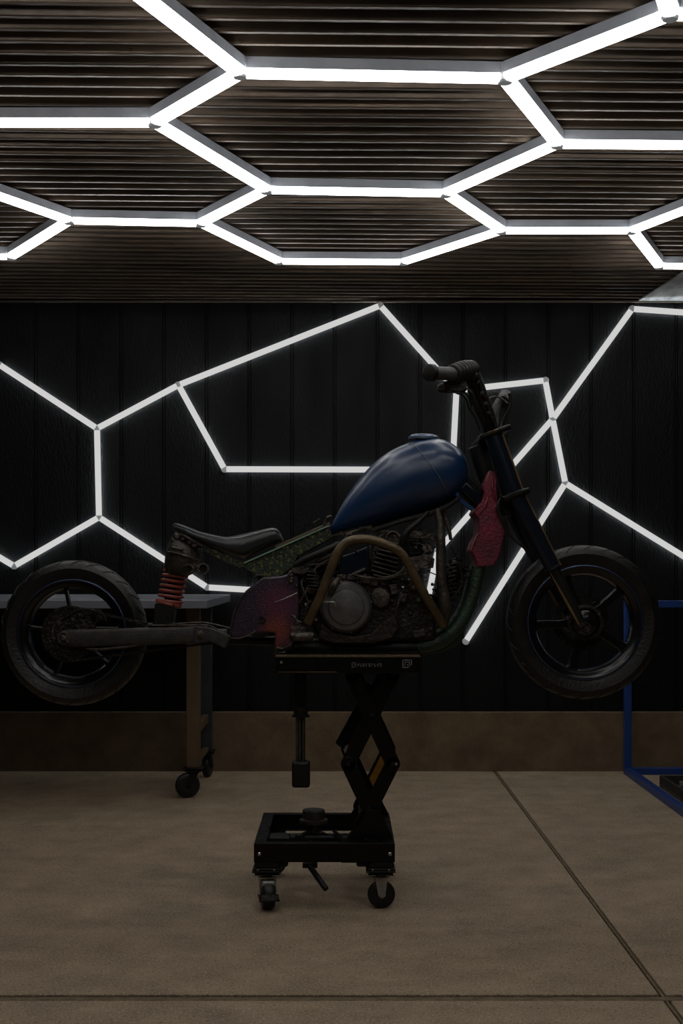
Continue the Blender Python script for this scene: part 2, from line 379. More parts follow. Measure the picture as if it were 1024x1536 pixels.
for k, v in WN.items():
    c = P(*v, YW)
    MB().lathe((c.x, YW-.001, c.z), (0,-1,0), [(.024,0),(.024,.026),(.019,.030)], 10).build('connector', 'cap', wall_light, smooth=False)

# ------------------------------------------------------------ bench on the left
def caster(root, c, ztop, rw, wid, trail, ang, plate, fork_m='castsilver', parent=None, brake=False, name='caster'):
    """c = (x, y) of the swivel; wheel touches the floor"""
    x, y = c
    hw = plate/2
    m = MB(); m.box((x, y, ztop-.004), (plate, plate*.9, .007)); m.lathe((x, y, ztop-.030), (0,0,1), [(plate*.34,0),(plate*.40,.008),(plate*.40,.016),(plate*.30,.024)], 20)
    for i in (-1,1):
        for j in (-1,1): m.lathe((x+i*hw*.74, y+j*hw*.66, ztop-.014), (0,0,1), [(.007,0),(.007,.008)], 6)
    pl = m.build(name, 'matblack', root, bevel=.0015)
    MB().box((x, y, ztop-.021), (plate*.86, plate*.7, .0035)).build('swivel_plate', fork_m, pl, bevel=.001)
    rot = Matrix.Rotation(ang, 3, 'Z')
    off = rot @ Vector((rw*trail, 0, 0)); ax = rot @ Vector((0,1,0)); fw = rot @ Vector((1,0,0))
    wc = Vector((x, y, rw)) + off
    f = MB(); t = Vector((x, y, ztop-.030))
    for sd in (-1, 1):
        n = ax*sd*(wid/2+.004)
        pts = [t+n-fw*.026, t+n+fw*.026, wc+n+fw*.014-Vector((0,0,.004)), wc+n-Vector((0,0,.014)), wc+n-fw*.014-Vector((0,0,.004))]
        th = ax*sd*.003
        v1 = [f.bm.verts.new(p) for p in pts]; v2 = [f.bm.verts.new(p+th) for p in pts]
        f.bm.faces.new(v1); f.bm.faces.new(v2[::-1])
        for i in range(5): f.bm.faces.new((v1[i], v2[i], v2[(i+1)%5], v1[(i+1)%5]))
        f.lathe(wc+n+th, ax*sd, [(.009,0),(.009,.006),(.006,.009)], 6)
    f.bar(t-ax*(wid/2+.007), t+ax*(wid/2+.007), .052, .006, up=fw)
    f.build('caster_fork', fork_m, pl, bevel=.001)
    MB().lathe(wc-ax*wid/2, ax, [(rw*.45,0),(rw*.86,.001),(rw*.97,wid*.14),(rw,wid*.32),(rw,wid*.68),(rw*.97,wid*.86),(rw*.86,wid-.001),(rw*.45,wid)], 36).build('caster_wheel', 'rubber', pl)
    if brake:
        MB().box(wc+Vector((0,0,rw*.80))+fw*rw*.1, (wid+.006, .050, .030), Matrix.Rotation(ang+R(90), 3, 'Z')).build('wheel_guard', 'castsilver', pl, bevel=.008)
        b = MB(); b.bar(wc-fw*.01+Vector((0,0,.005)), wc+fw*(rw*1.15)+Vector((0,0,-.012))+ax*0, wid+.03, .005, up=ax)
        b.bar(wc+fw*rw*.9+Vector((0,0,.012)), wc+fw*(rw*1.35)-Vector((0,0,.008)), wid+.016, .006, up=ax); b.build('brake_pedal', 'oily', pl, bevel=.002)
    return pl

bench = thing('workbench', 'grey steel-topped workbench on brown legs behind the rear wheel', 'workbench')
Yf, Yk = 7.40, 8.93
ztop = CH-50*Yf/F
m = MB(); m.box2((-2.9, Yf, ztop-.048), (-.745, Yk, ztop)); m.build('worktop', 'steel_top', bench, bevel=.004)
yl0, yl1 = 7.98, 8.72
lz = .180
for xl in (-.885, -2.6):
    lf = MB().box2((xl-.040, yl0-.035, lz), (xl+.040, yl0+.035, ztop-.048)).build('leg', 'bench_leg', bench, bevel=.004)
    lb = MB().box2((xl-.038, yl1-.035, lz), (xl+.038, yl1+.035, ztop-.048)).build('leg', 'dark_steel', bench, bevel=.004)
    MB().box2((xl-.02, yl0+.035, .365), (xl+.02, yl1-.035, .42)).build('cross_brace', 'bench_leg', bench, bevel=.003)
    MB().box2((xl-.02, yl0+.035, lz), (xl+.02, yl1-.035, lz+.025)).build('cross_brace', 'bench_leg', bench, bevel=.003)
    caster(bench, (xl, yl0), lz+.001, .074, .045, .5, R(200), .12, 'matblack')
    caster(bench, (xl, yl1), lz+.001, .074, .045, .5, R(80), .12, 'matblack')
for yy in (yl0, yl1):
    MB().box2((-2.56, yy-.02, ztop-.11), (-.925, yy+.02, ztop-.048)).build('apron_rail', 'matblack', bench)

# ------------------------------------------------------------ blue frame on the right
blue = thing('blue_steel_frame', 'open blue square-tube steel frame standing against the wall by the front wheel', 'frame')
b0, b1, bx0, bx1, bz = 7.0, 8.86, 1.90, 3.3, 1.155
t = .046
for x in (bx0, bx1): MB().box2((x-t/2, b1-t/2, 0), (x+t/2, b1+t/2, bz-t)).build('post', 'bluepaint', blue, bevel=.003)
MB().box2((bx0-t/2, b1-t/2, bz-t), (bx1+t/2, b1+t/2, bz)).build('rail', 'bluepaint', blue, bevel=.003)
for y in (b0, b1): MB().box2((bx0+t/2, y-t/2, 0), (bx1-t/2, y+t/2, t)).build('rail', 'bluepaint', blue, bevel=.003)
for x in (bx0, bx1): MB().box2((x-t/2, b0-t/2, 0), (x+t/2, b1-t/2, t)).build('rail', 'bluepaint', blue, bevel=.003)
tray = thing('scrap_tray', 'black tray of small metal scrap on the floor inside the blue frame', 'tray')
m = MB(); m.box2((1.99,7.75,0), (2.85,8.35,.02))
for a, b in (((1.99,7.75,.02),(2.85,7.77,.075)),((1.99,8.33,.02),(2.85,8.35,.075)),((1.99,7.77,.02),(2.01,8.33,.075)),((2.83,7.77,.02),(2.85,8.33,.075))): m.box2(a, b)
m.build('tray_shell', 'tray', tray, bevel=.002)
m = MB()
for i in range(260):
    x = random.uniform(2.03,2.81); y = random.uniform(7.79,8.30); z = .02+random.uniform(0,.035)
    m.box((x,y,z), (random.uniform(.01,.03), random.uniform(.01,.03), random.uniform(.01,.02)), Matrix.Rotation(random.uniform(0,6), 3, (random.random(),random.random(),1)))
o = m.build('metal_scrap', 'stone', None); o['kind'] = 'stuff'; o['label'] = 'pale grey metal scrap heaped in the black tray by the blue frame'; o['category'] = 'scrap'

# ------------------------------------------------------------ scissor lift
lift = thing('motorcycle_lift', 'black wheeled scissor lift carrying the motorcycle', 'lift')
LX0, LX1, LY0, LY1 = -.351, .214, 5.345, 6.02
z0, z1 = .195, .270
for y in (LY0, LY1):
    m = MB(); s_ = 1 if y == LY0 else -1
    m.box2((LX0, y, z0), (LX1, y+s_*.006, z1)); m.box2((LX0, y, z1-.006), (LX1, y+s_*.042, z1)); m.box2((LX0, y, z0), (LX1, y+s_*.042, z0+.006))
    m.build('base_rail', 'black', lift, bevel=.0015)
for x, s_ in ((LX0,1), (LX1,-1)):
    m = MB(); m.box2((x, LY0+.042, z0), (x+s_*.006, LY1-.042, z1)); m.box2((x, LY0+.042, z1-.006), (x+s_*.048, LY1-.042, z1)); m.box2((x, LY0+.042, z0), (x+s_*.048, LY1-.042, z0+.006))
    m.build('base_rail', 'black', lift, bevel=.0015)
for x in (LX0+.022, LX1-.020):
    MB().lathe((x, LY0, .228), (0,-1,0), [(.0085,0),(.0085,.004),(.005,.007)], 6).build('bolt', 'chrome', lift)
zm = .160
caster(lift, (-.300, LY0+.048), zm, .058, .052, .30, R(-80), .118, brake=True)
caster(lift, (.158, LY0+.048), zm, .056, .034, .05, R(6), .118, 'castsilver')
caster(lift, (-.300, LY1-.050), zm, .055, .034, .05, R(190), .110, 'castsilver')
caster(lift, (.178, LY1-.050), zm, .055, .034, .05, R(170), .110, 'castsilver')
for x, y in ((-.300, LY0+.048), (.160, LY0+.048), (-.300, LY1-.050), (.165, LY1-.050)):
    m = MB(); m.box2((x-.049, y-.045, zm+.012), (x+.049, y+.045, z0-.0003)); m.box2((x-.056, y-.050, zm), (x+.056, y+.050, zm+.010))
    m.build('mounting_block', 'matblack', lift, bevel=.003)
    for dx in (-.035, .03): MB().lathe((x+dx, y-.050, zm+.005), (0,-1,0), [(.004,0),(.004,.003)], 6).build('bolt', 'chrome', lift)
for x0, x1 in ((-.250,-.215), (.060,.112)): MB().box2((x0, LY0+.01, z0-.022), (x1, LY0+.07, z0-.0003)).build('mounting_plate', 'matblack', lift, bevel=.008)
# top platform
ty0, ty1 = 5.40, 5.97
zt = P(0,986,ty0).z; zb = P(0,1010,ty0).z
xa, xb = P(413,0,ty0).x, P(632,0,ty0).x
plat = MB().box2((xa, ty0, zb), (xb, ty1, zt)).build('platform', 'black', lift, bevel=.003)
MB().box2((xa, ty0-.004, zt), (xb-.004, ty1, zt+.007)).build('rubber_pad', 'goldedge', lift, bevel=.002)
MB().box2((xa+.012, ty0-.003, zb+.004), (P(505,0,ty0).x, ty0-.0002, zb+.007)).build('weld_bead', 'goldedge', lift)
MB().lathe((xa+.024, ty0+.001, zt-.02), (0,-1,0), [(.006,0),(.006,.004)], 6).build('bolt', 'chrome', lift)
m = MB()                                     # worn, unreadable print: a boxed sign and nine blurred letters
def stroke(x0, y0, x1, y1, w_=.9): m.bar(P(x0,y0,ty0-.0006), P(x1,y1,ty0-.0006), .0009, px(w_, ty0))
for a in ((528,994,533,994),(533,994,533,1000),(533,1000,528,1001),(528,1001,528,994),(530,997,532,997)): stroke(*a)
xx = 535.5
for g in range(9):
    for k in range(3):
        a = random.uniform(0, 3.0); b = random.uniform(0, 3.0)
        stroke(xx+a, 995+random.choice((0,3)), xx+b, 1000-random.choice((0,2)), .75)
    stroke(xx, 995, xx+.8, 1000.5, .8); xx += 4.3
for a in ((604,990,617,990),(617,990,617,998),(604,990,604,1001),(604,1001,613,1001),(607,993,614,993),(607,993,607,998),(610,997.5,612,997.5),(614,993,614,1000)): stroke(*a, 1.3)
m.build('printed_marks', 'mark', lift)
# scissor arms, near and far pair
def arm(p, q, Y, w_=21.5, name='scissor_arm', Yr=5.46):
    a = P(*p, Yr); b = P(*q, Yr); a.y = b.y = Y
    m = MB(); m.bar(a, b, .010, px(w_)); 
    for c in (a, b): m.lathe((c.x, Y-.005, c.z), (0,1,0), [(px(w_)/2,0),(px(w_)/2,.010)], 20)
    return m.build(name, 'black', lift, bevel=.0015)
for Y, dy in ((5.46, 0), (5.92, 0)):
    o1 = arm((528,1012), (589,1146), Y)
    o2 = arm((589,1012), (522,1146), Y+.012)
    o3 = arm((522,1146), (565,1238), Y)
    o4 = arm((589,1146), (542,1240), Y+.012)
for a in ((558,1072), (589,1146), (522,1146), (553,1212), (565,1238), (542,1240), (528,1013), (589,1013)):
    c = P(*a, 5.46); MB().cyl((c.x, 5.452, c.z), (c.x, 5.935, c.z), .009).build('pivot_rod', 'matblack', lift)
c = P(594,1146,5.45); MB().lathe((c.x, 5.455, c.z), (0,-1,0), [(.006,0),(.006,.006)], 6).build('bolt', 'chrome', lift)
# ochre warning sticker on the far lower arm
a = P(589,1146,5.46); b = P(542,1240,5.46)
Ys = 5.9245
a = Vector((a.x, Ys, a.z)); b = Vector((b.x, Ys, b.z))
MB().bar(a+(b-a)*.16, a+(b-a)*.66, .0012, px(13)).build('warning_sticker', 'sticker', lift)
# hydraulic ram between the arms
MB().cyl(P(560,1028,5.60), P(523,1099,5.60), .029).cyl(P(525,1096,5.60), P(512,1120,5.60), .031).build('hydraulic_ram', 'black', lift)
MB().cyl(P(516,1112,5.585), P(522,1128,5.585), .014).build('ram_rod', 'chrome', lift)
# side gussets at the foot
for Y in (5.430, 5.940):
    MB().prism([(526,1263),(590,1263),(588,1256),(569,1219),(551,1219)], Y, Y+.008, 5.37).build('gusset', 'black', lift, bevel=.0015)
# pump inside the base
m = MB(); c = P(470,1262,5.62)
m.lathe((c.x, 5.66, .20), (0,0,1), [(.05,0),(.05,.05),(.025,.06),(.025,.09),(.060,.094),(.060,.108),(.048,.112),(.048,.145),(.043,.150)], 28)
m.build('pump_head', 'swing', lift)
MB().box2((-.30,5.50,.205), (-.215,5.60,.262)).build('pump_block', 'matblack', lift, bevel=.004)
MB().cyl((-.23,5.62,.235), (.10,5.62,.235), .022).box2((-.345,5.60,.215), (.208,5.64,.226)).build('pump_cylinder', 'black', lift)
MB().tube([(-.21,5.50,.24),(-.17,5.48,.275),(-.15,5.50,.255),(-.12,5.52,.235)], .008).build('hose', 'matblack', lift)
MB().bar((-.03,5.60,.27), (.03,5.50,.225), .02, .012).bar((.05,5.6,.27), (0,5.5,.225), .02, .012).build('linkage', 'oily', lift)
MB().bar((-.13,5.45,.25), (-.08,5.45,.21), .03, .02).build('linkage', 'oily', lift)
m = MB(); a = P(463,1297,5.42); b = P(489,1334,5.33)
m.cyl(a+Vector((0,0,0)), b, .012); m.box(a+Vector((.005,.01,-.002)), (.06,.05,.018)); m.build('foot_pedal', 'matblack', lift, bevel=.003)
MB().box2((P(512,0,5.4).x,5.38,.185), (P(536,0,5.4).x,5.43,.196)).build('mounting_plate', 'matblack', lift)
# hanging support leg
Yh = 5.50; X = P(451,0,Yh).x
z = lambda y: P(0,y,Yh).z
MB().box2((X-.024, Yh-.024, z(1062)), (X+.024, Yh+.024, zb+.001)).build('support_tube', 'black', lift, bevel=.003)
MB().lathe((X,Yh,z(1075)), (0,0,1), [(.037,0),(.037,.007),(.029,.008),(.030,z(1060)-z(1075))], 24).build('support_collar', 'matblack', lift)
for dx in (-.015, -.004, .010): MB().cyl((X+dx, Yh-.01+dx*.3, z(1142)), (X+dx, Yh-.01+dx*.3, z(1074)), .0055).build('support_rod', 'swing', lift)
MB().cyl((X+.002, Yh+.012, z(1142)), (X+.002, Yh+.012, z(1074)), .016).build('support_rod', 'matblack', lift)
MB().box2((X-.036, Yh-.036, z(1180)), (X+.038, Yh+.036, z(1141))).build('rubber_foot', 'matblack', lift, bevel=.010)

# ------------------------------------------------------------ motorcycle
bike = thing('motorcycle', 'stripped motorcycle with a blue tank raised on the black scissor lift', 'motorcycle')

def wheel(cx, cy, Rt, width, spokes, phase, half, hub_r, sp_w):
    c = P(cx, cy, YB); o = Vector((c.x, YB, c.z)); ax = Vector((0,1,0)); h = width/2
    Rr = Rt*.745
    rim = MB()
    rim.ring(o, ax, [(Rr,-h*.72),(Rr+.004,-h*.78),(Rr-.008,-h*.80),(Rr-.016,-h*.70),(Rr-.034,-h*.60),(Rr-.042,-h*.2),(Rr-.044,h*.2),(Rr-.034,h*.60),(Rr-.016,h*.70),(Rr-.008,h*.80),(Rr+.004,h*.78),(Rr,h*.72),(Rr-.018,h*.3),(Rr-.018,-h*.3)], 96)
    for k in range(spokes):
        a = R(phase+k*360/spokes); d = Vector((math.cos(a),0,math.sin(a))); q = Vector((-d.z,0,d.x))
        r0, r1 = hub_r*.7, Rr-.036
        pr = [(r0,-sp_w*.75),(r0+.35*(r1-r0),-sp_w*.5),(r1-.012,-sp_w*.62),(r1,-sp_w*1.1),(r1,sp_w*1.1),(r1-.012,sp_w*.62),(r0+.35*(r1-r0),sp_w*.5),(r0,sp_w*.75)]
        v1 = [rim.bm.verts.new(o+d*r+q*t_-ax*.020) for r, t_ in pr]; v2 = [rim.bm.verts.new(o+d*r+q*t_+ax*.020) for r, t_ in pr]
        rim.bm.faces.new(v1); rim.bm.faces.new(v2[::-1])
        for i in range(8): rim.bm.faces.new((v1[i], v2[i], v2[(i+1)%8], v1[(i+1)%8]))
    w_ = rim.build('wheel', 'rimblack', bike, bevel=.003)
    # tyre
    n = 9; prof = []
    for i in range(n+1):
        a = math.pi*(-.5+i/n)
        prof.append((Rr+.006+(Rt-Rr-.006)*(math.cos(a)**.62 if math.cos(a) > 0 else 0), h*math.copysign(abs(math.sin(a))**.9, math.sin(a))*(1 if abs(math.sin(a)) < .98 else .80)))
    prof = [(Rr-.004,-h*.70)]+prof[0:]+[(Rr-.004,h*.70)]
    g = MB().ring(o, ax, prof, 128)
    for k in range(26):                      # sipes across the shoulder
        a0 = 2*math.pi*k/26
        for sd in (-1, 1):
            pts = []
            for j in range(5):
                a = a0+j*.034; u = .25+.55*j/4; 
                an = math.asin(min(.999, u)); rr = Rr+.006+(Rt-Rr-.006)*math.cos(an)**.62+.0005
                pts.append(o+Vector((math.cos(a)*rr,0,math.sin(a)*rr))+ax*sd*h*u**.9)
            g.tube(pts, .0020, 6, 0)
    g.build('tyre', 'rubber', w_)
    g = MB().ring(o, ax, [(Rr-.001,-h*.795-.001),(Rr-.001,-h*.79),(Rr-.0045,-h*.80),(Rr-.0045,-h*.80-.0025)], 96).build('rim_pinstripe', 'rim_line', w_)
    MB().ring(o, ax, [(Rr-.0442,h*.10),(Rr-.0455,h*.10),(Rr-.0365,h*.60),(Rr-.0345,h*.60)], 96).build('rim_band', 'blue_rim', w_)
    return o, w_, Rr, h

# front wheel
o, fw, Rr, h = wheel(874, 933, .323, .120, 5, 40, 0, .065, .030)
MB().lathe(o-Vector((0,.055,0)), (0,1,0), [(.020,-.02),(.045,-.012),(.062,0),(.066,.02),(.066,.09),(.062,.11),(.045,.12)], 40).build('hub', 'rimblack', fw)
MB().ring(o+Vector((0,.055,0)), (0,1,0), [(.120,0),(.120,.004),(.085,.004),(.085,0)], 64).build('brake_disc', 'oily', fw)
MB().ring(o-Vector((0,.060,0)), (0,1,0), [(.074,-.006),(.074,.004),(.060,.004),(.060,-.008)], 48).build('hub_ring', 'oily', fw)
ca = P(878,944,5.45)
MB().ring(ca, (0,1,0), [(.021,-.01),(.021,.01),(.015,.01),(.015,-.01)], 28).lathe(ca+Vector((0,-.020,0)), (0,1,0), [(.010,0),(.010,.2)], 6).build('axle_nut', 'dirt_metal', bike, bevel=.001)
MB().cyl((ca.x,5.42,ca.z), (ca.x,5.78,ca.z), .011).build('axle', 'dirt_metal', bike)

# rear wheel
o2, rw, Rr2, h2 = wheel(112, 949, .3045, .150, 5, 101, 0, .07, .011)
MB().lathe(o2-Vector((0,.07,0)), (0,1,0), [(.03,-.01),(.05,0),(.072,.02),(.072,.11),(.05,.14)], 40).build('hub', 'rimblack', rw)
m = MB(); 
spo = o2+Vector((0,-.098,0))
prof = []
nt_ = 40
pts = []
for i in range(nt_*2):
    r = .112 if i % 2 else .104; a = math.pi*2*i/(nt_*2); pts.append((r*math.cos(a), r*math.sin(a)))
v1 = [m.bm.verts.new(spo+Vector((x,0,z_))) for x, z_ in pts]; v2 = [m.bm.verts.new(spo+Vector((x,.007,z_))) for x, z_ in pts]
m.bm.faces.new(v1); m.bm.faces.new(v2[::-1])
for i in range(len(pts)): m.bm.faces.new((v1[i], v2[i], v2[(i+1)%len(pts)], v1[(i+1)%len(pts)]))
m.build('sprocket', 'oily', rw)
m = MB()
for r in (.045, .075): m.ring(spo-Vector((0,.003,0)), (0,1,0), [(r,0),(r,.004),(r-.004,.004),(r-.004,0)], 48)
for k in range(6):
    a = k*math.pi/3+.3; m.lathe(spo+Vector((.062*math.cos(a), -.002, .062*math.sin(a))), (0,-1,0), [(.008,0),(.008,.006)], 6)
m.build('sprocket_bolts', 'dirt_metal', rw)
# drive chain: round the sprocket, along the swingarm
m = MB(); path = []
for i in range(0, 25):
    a = R(80+i*200/24); path.append(spo+Vector((.112*math.cos(a), -.004, .112*math.sin(a))))
end_b = P(440,948,5.5); end_t = P(224,937,5.5); yv = spo.y-.004
path = [Vector((end_t.x, yv, end_t.z))]+path+[Vector((end_b.x, yv, end_b.z))]
def walk(pts, step):
    out = []; carry = 0
    for a, b in zip(pts, pts[1:]):
        L = (b-a).length; d = (b-a)/L; s_ = carry
        while s_ < L: out.append((a+d*s_, d)); s_ += step
        carry = s_-L
    return out
for i, (p, d) in enumerate(walk(path, .0125)):
    m.bar(p-d*.007, p+d*.007, .004 if i % 2 else .009, .010)
m.build('chain', 'oily', bike)
m = MB()                                      # caliper and carrier above the hub
for (x, y, s_) in ((122,921,16),(134,917,14),(146,919,12),(150,926,10),(112,925,10)):
    c = P(x,y,5.53); m.box((c.x, 5.52, c.z), (px(s_), .05, px(s_*.75)), Matrix.Rotation(R(-14+s_), 3, 'Y'))
m.tube([P(95,928,5.5),P(112,918,5.5),P(128,914,5.5),P(152,920,5.5),P(160,934,5.5)], [.006,.008,.007,.006,.005])
m.build('brake_caliper', 'oily', bike, bevel=.005)

# swingarm (near leg, far leg, pivot piece)
Ys = 5.47
sw = MB()
sec = [(88,957,7),(94,957,11),(104,957,13),(130,957,13.2),(180,955.5,13.2),(230,954.2,13),(280,952.5,13),(304,951,13.2),(312,951,12.5)]
rings = []
for x, y, hh in sec:
    c = P(x, y, Ys); hz = px(hh, Ys); wy = .021
    ring = []
    for i in range(16):
        a = 2*math.pi*i/16; cx_, sx_ = math.cos(a), math.sin(a)
        ring.append(sw.bm.verts.new((c.x, Ys+wy*math.copysign(abs(cx_)**.45, cx_), c.z+hz*math.copysign(abs(sx_)**.45, sx_))))
    rings.append(ring)
for a, b in zip(rings, rings[1:]):
    for i in range(16): sw.bm.faces.new((a[i], a[(i+1)%16], b[(i+1)%16], b[i]))
sw.bm.faces.new(rings[0]); sw.bm.faces.new(rings[-1][::-1])
sw = sw.build('swingarm', 'swing', bike)
MB().prism([(290,939),(317,942),(333,949),(346,955),(341,964),(337,973),(325,967),(312,962),(300,965),(290,965)], Ys-.026, Ys+.03).build('pivot_bracket', 'swing', sw, bevel=.004)
c = P(300,951,Ys-.03); MB().lathe(c, (0,-1,0), [(.017,0),(.017,.004),(.009,.005),(.009,.010)], 6).build('pivot_bolt', 'dirt_metal', sw, bevel=.001)
c = P(96,957,Ys-.022)
MB().ring(c, (0,-1,0), [(.026,0),(.026,.006),(.018,.006),(.018,0)], 28).lathe(c, (0,-1,0), [(.013,0),(.013,.014),(.008,.018)], 6).build('axle_nut', 'dirt_metal', sw, bevel=.001)
MB().cyl((o2.x,5.44,c.z), (o2.x,5.75,c.z), .012).build('axle', 'dirt_metal', bike)
fl = MB().bar(P(92,957,5.73)+Vector((0,0,.02)), P(318,953,5.73)+Vector((0,0,.0)), .04, .06).build('swingarm_rail', 'swing', sw, bevel=.006)
MB().tube([P(222,936,5.52),P(262,936,5.5),P(300,934,5.5),P(322,937,5.5),P(346,943,5.5)], .0045).build('brake_rod', 'dirt_metal', sw)
MB().tube([P(222,938,5.46),P(250,938,5.46),P(290,938,5.46),P(315,939,5.46),P(338,952,5.46)], .0035).build('brake_line', 'dirt_metal', sw)
MB().tube([P(130,973,5.46),P(150,974,5.46),P(190,970,5.46),P(215,966,5.46)], [.004,.006,.006,.003]).build('chain_guard', 'dirt_metal', sw)
MB().box2((P(302,0,5.6).x, Ys+.03, P(0,962,5.6).z), (P(338,0,5.6).x, 5.71, P(0,945,5.6).z)).build('cross_tube', 'swing', sw, bevel=.008)
# axle plate, links to the frame
MB().cyl(P(338,960,5.6), P(450,962,5.6), .020).build('pivot_tube', 'matblack', bike)

# shock absorber
top, bot = P(264,858,5.55), P(253,903,5.55)
sh = MB().cyl(P(264,850,5.55), P(245,945,5.55), .022).build('shock_absorber', 'matblack', bike)
MB().helix(P(263.5,858,5.55), P(254,905,5.55), px(17.5), .0068, 6.2).build('spring', 'spring', sh)
d = (bot-top).normalized()
MB().lathe(bot-d*.003, d, [(px(19),0),(px(20),.006),(px(20),.012),(px(17),.018)], 36).build('spring_seat', 'spring', sh)
MB().prism([(232,905),(238,903),(262,905),(258,938),(228,940),(230,925)], 5.50, 5.60, 5.5).build('shock_clevis', 'matblack', sh, bevel=.006)
# tail housing above it
hs = MB()
sect = [((268,806),9,.05),((272,812),16,.07),((274,820),22,.09),((275,830),24.5,.095),((273,840),25.5,.095),((271,850),24.5,.09),((268,857),20,.08),((266,862),14,.06)]
rings = []
dirv = Vector((.97,0,-.22))
for (x, y), r_, wy in sect:
    c = P(x, y, 5.55); rings.append([hs.bm.verts.new(c+dirv*px(r_)*math.copysign(abs(math.cos(a))**.7, math.cos(a))+Vector((0,wy*math.sin(a),0))) for a in [2*math.pi*i/28 for i in range(28)]])
for a, b in zip(rings, rings[1:]):
    for i in range(28): hs.bm.faces.new((a[i], a[(i+1)%28], b[(i+1)%28], b[i]))
hs.bm.faces.new(rings[0]); hs.bm.faces.new(rings[-1][::-1])
hs = hs.build('shock_mount', 'canister', bike)
m = MB(); 
m.tube([P(252,828,5.46),P(265,830,5.45),P(285,836,5.455),P(300,842,5.48)], .004)
m.tube([P(258,820,5.47),P(262,822,5.46),P(275,825,5.45)], .005)
m.tube([P(272,852,5.46),P(282,847,5.46),P(290,852,5.46),P(287,858,5.46)], .004)
m.build('seam_rib', 'dirt_metal', hs)
MB().ring(P(305,853,5.47), (0,1,0), [(px(8.5),-.012),(px(8.5),.012),(px(6),.012),(px(6),-.012)], 32).bar(P(290,846,5.47), P(299,851,5.47), .02, .012).build('eyelet', 'dirt_metal', hs)
MB().lathe(P(305,853,5.474), (0,1,0), [(px(6.2),0),(px(6.2),.006)], 28).build('eyelet_plug', 'matblack', hs)
m = MB()
for (x,y,s_) in ((266,805,7),(275,808,6),(285,812,7),(292,818,6),(281,820,5),(262,812,5)):
    c = P(x,y,5.5); m.lathe((c.x,5.49+.01*s_/7,c.z), (0,-1,0), [(px(s_),0),(px(s_),.01),(px(s_*.5),.02)], 6)
m.tube([P(262,803,5.5),P(275,803,5.48),P(290,812,5.48),P(306,820,5.5)], .008)
m.tube([P(303,822,5.47),P(301,835,5.46),P(299,845,5.46)], .0022)
m.build('tail_fittings', 'dirt_metal', hs, bevel=.001)

# loft helper for seat and tank: slices x -> (top y, bottom y, half width)
def loft(slices, Y, n=32, e_side=2.2, name='x', m='seat', parent=None, under=1.0):
    mb = MB(); rings = []
    for x, yt, yb, wy in slices:
        a0 = P(x, yt, Y); b0 = P(x, yb, Y); c = (a0+b0)/2; hz = (a0.z-b0.z)/2
        ring = []
        for i in range(n):
            a = 2*math.pi*i/n; ca_, sa = math.cos(a), math.sin(a)
            ww = wy*math.copysign(abs(ca_)**(2/e_side), ca_); zz = hz*math.copysign(abs(sa)**(2/e_side), sa)
            if sa < 0: ww *= under+(1-under)*(1-abs(sa))
            ring.append(mb.bm.verts.new((c.x, Y+ww, c.z+zz)))
        rings.append(ring)
    for a, b in zip(rings, rings[1:]):
        for i in range(n): mb.bm.faces.new((a[i], a[(i+1)%n], b[(i+1)%n], b[i]))
    mb.bm.faces.new(rings[0]); mb.bm.faces.new(rings[-1][::-1])
    return mb.build(name, m, parent)
def interp(tab, x):
    for (x0, y0), (x1, y1) in zip(tab, tab[1:]):
        if x <= x1: 
            t_ = (x-x0)/(x1-x0); return y0+(y1-y0)*max(0, t_)
    return tab[-1][1]
def smoothtab(tab, n=8): return [(v[0], v[1]) for v in cr([(a, b) for a, b in tab], n)]
st = smoothtab([(260,790),(263,785),(273,787),(290,793.5),(302,798),(332,804.5),(346,805),(376,798.5),(405,792),(415,793),(421,801),(425,810)])
sb = smoothtab([(260,792),(263,797),(282,806),(311,817),(340,829),(360,837),(368,838),(390,826),(410,817),(425,811)])
sw_ = smoothtab([(260,.05),(264,.085),(285,.115),(320,.115),(360,.10),(400,.085),(418,.07),(425,.045)])
xs = [260.3,261,262.5,264,267]+list(range(271,412,5))+[413,416,418,420,422,423.6,424.6]
seat = loft([(x, interp(st,x), interp(sb,x), interp(sw_,x)) for x in xs], 5.58, 32, 2.6, 'seat', 'seat', bike)
m = MB()
for sd in (-1, 1):
    m.tube([Vector((P(x,0,5.58).x, 5.58+sd*interp(sw_,x)*.93, P(0,interp(st,x)+max(1.0,(interp(sb,x)-interp(st,x))*.17),5.58).z)) for x in xs[3:-3]], .0025, 6, 0)
m.build('seat_piping', 'seat', seat)

# mossy green tail frame
for Y0 in (5.50, 5.66):
    MB().prism([(362,850),(366,843),(432,815),(494,787),(498,806),(470,822),(446,834),(438,850),(424,862),(408,867),(394,866),(380,861)], Y0, Y0+.012, 5.5).build('tail_frame', 'moss', bike, bevel=.002)
    MB().prism([(292,810),(312,819),(340,833),(366,845),(362,853),(340,845),(312,830),(292,822)], Y0, Y0+.012, 5.5).build('seat_rail', 'moss', bike, bevel=.002)
m = MB(); a, b = P(366,844.5,5.495), P(494,788,5.495)
m.bar(a, b, .012, .006); m.build('frame_edge', 'greenedge', bike)
a, b = P(424,815,5.51), P(494,783,5.51)
MB().prism([(412,819),(494,783),(494,787),(414,823)], 5.506, 5.665, 5.51).build('top_rail', 'copper', bike, bevel=.002)
m = MB()
MB().tube([P(470,784,5.55),P(480,778,5.55)], .003, smooth=0).build('bolt', 'dirt_metal', bike); m.tube([P(486,790,5.5),P(490,778,5.5),P(497,774,5.5)], .006); m.tube([P(488,804,5.48),P(492,796,5.48),P(496,786,5.48)], .004)
m.build('frame_clamp', 'dirt_metal', bike)
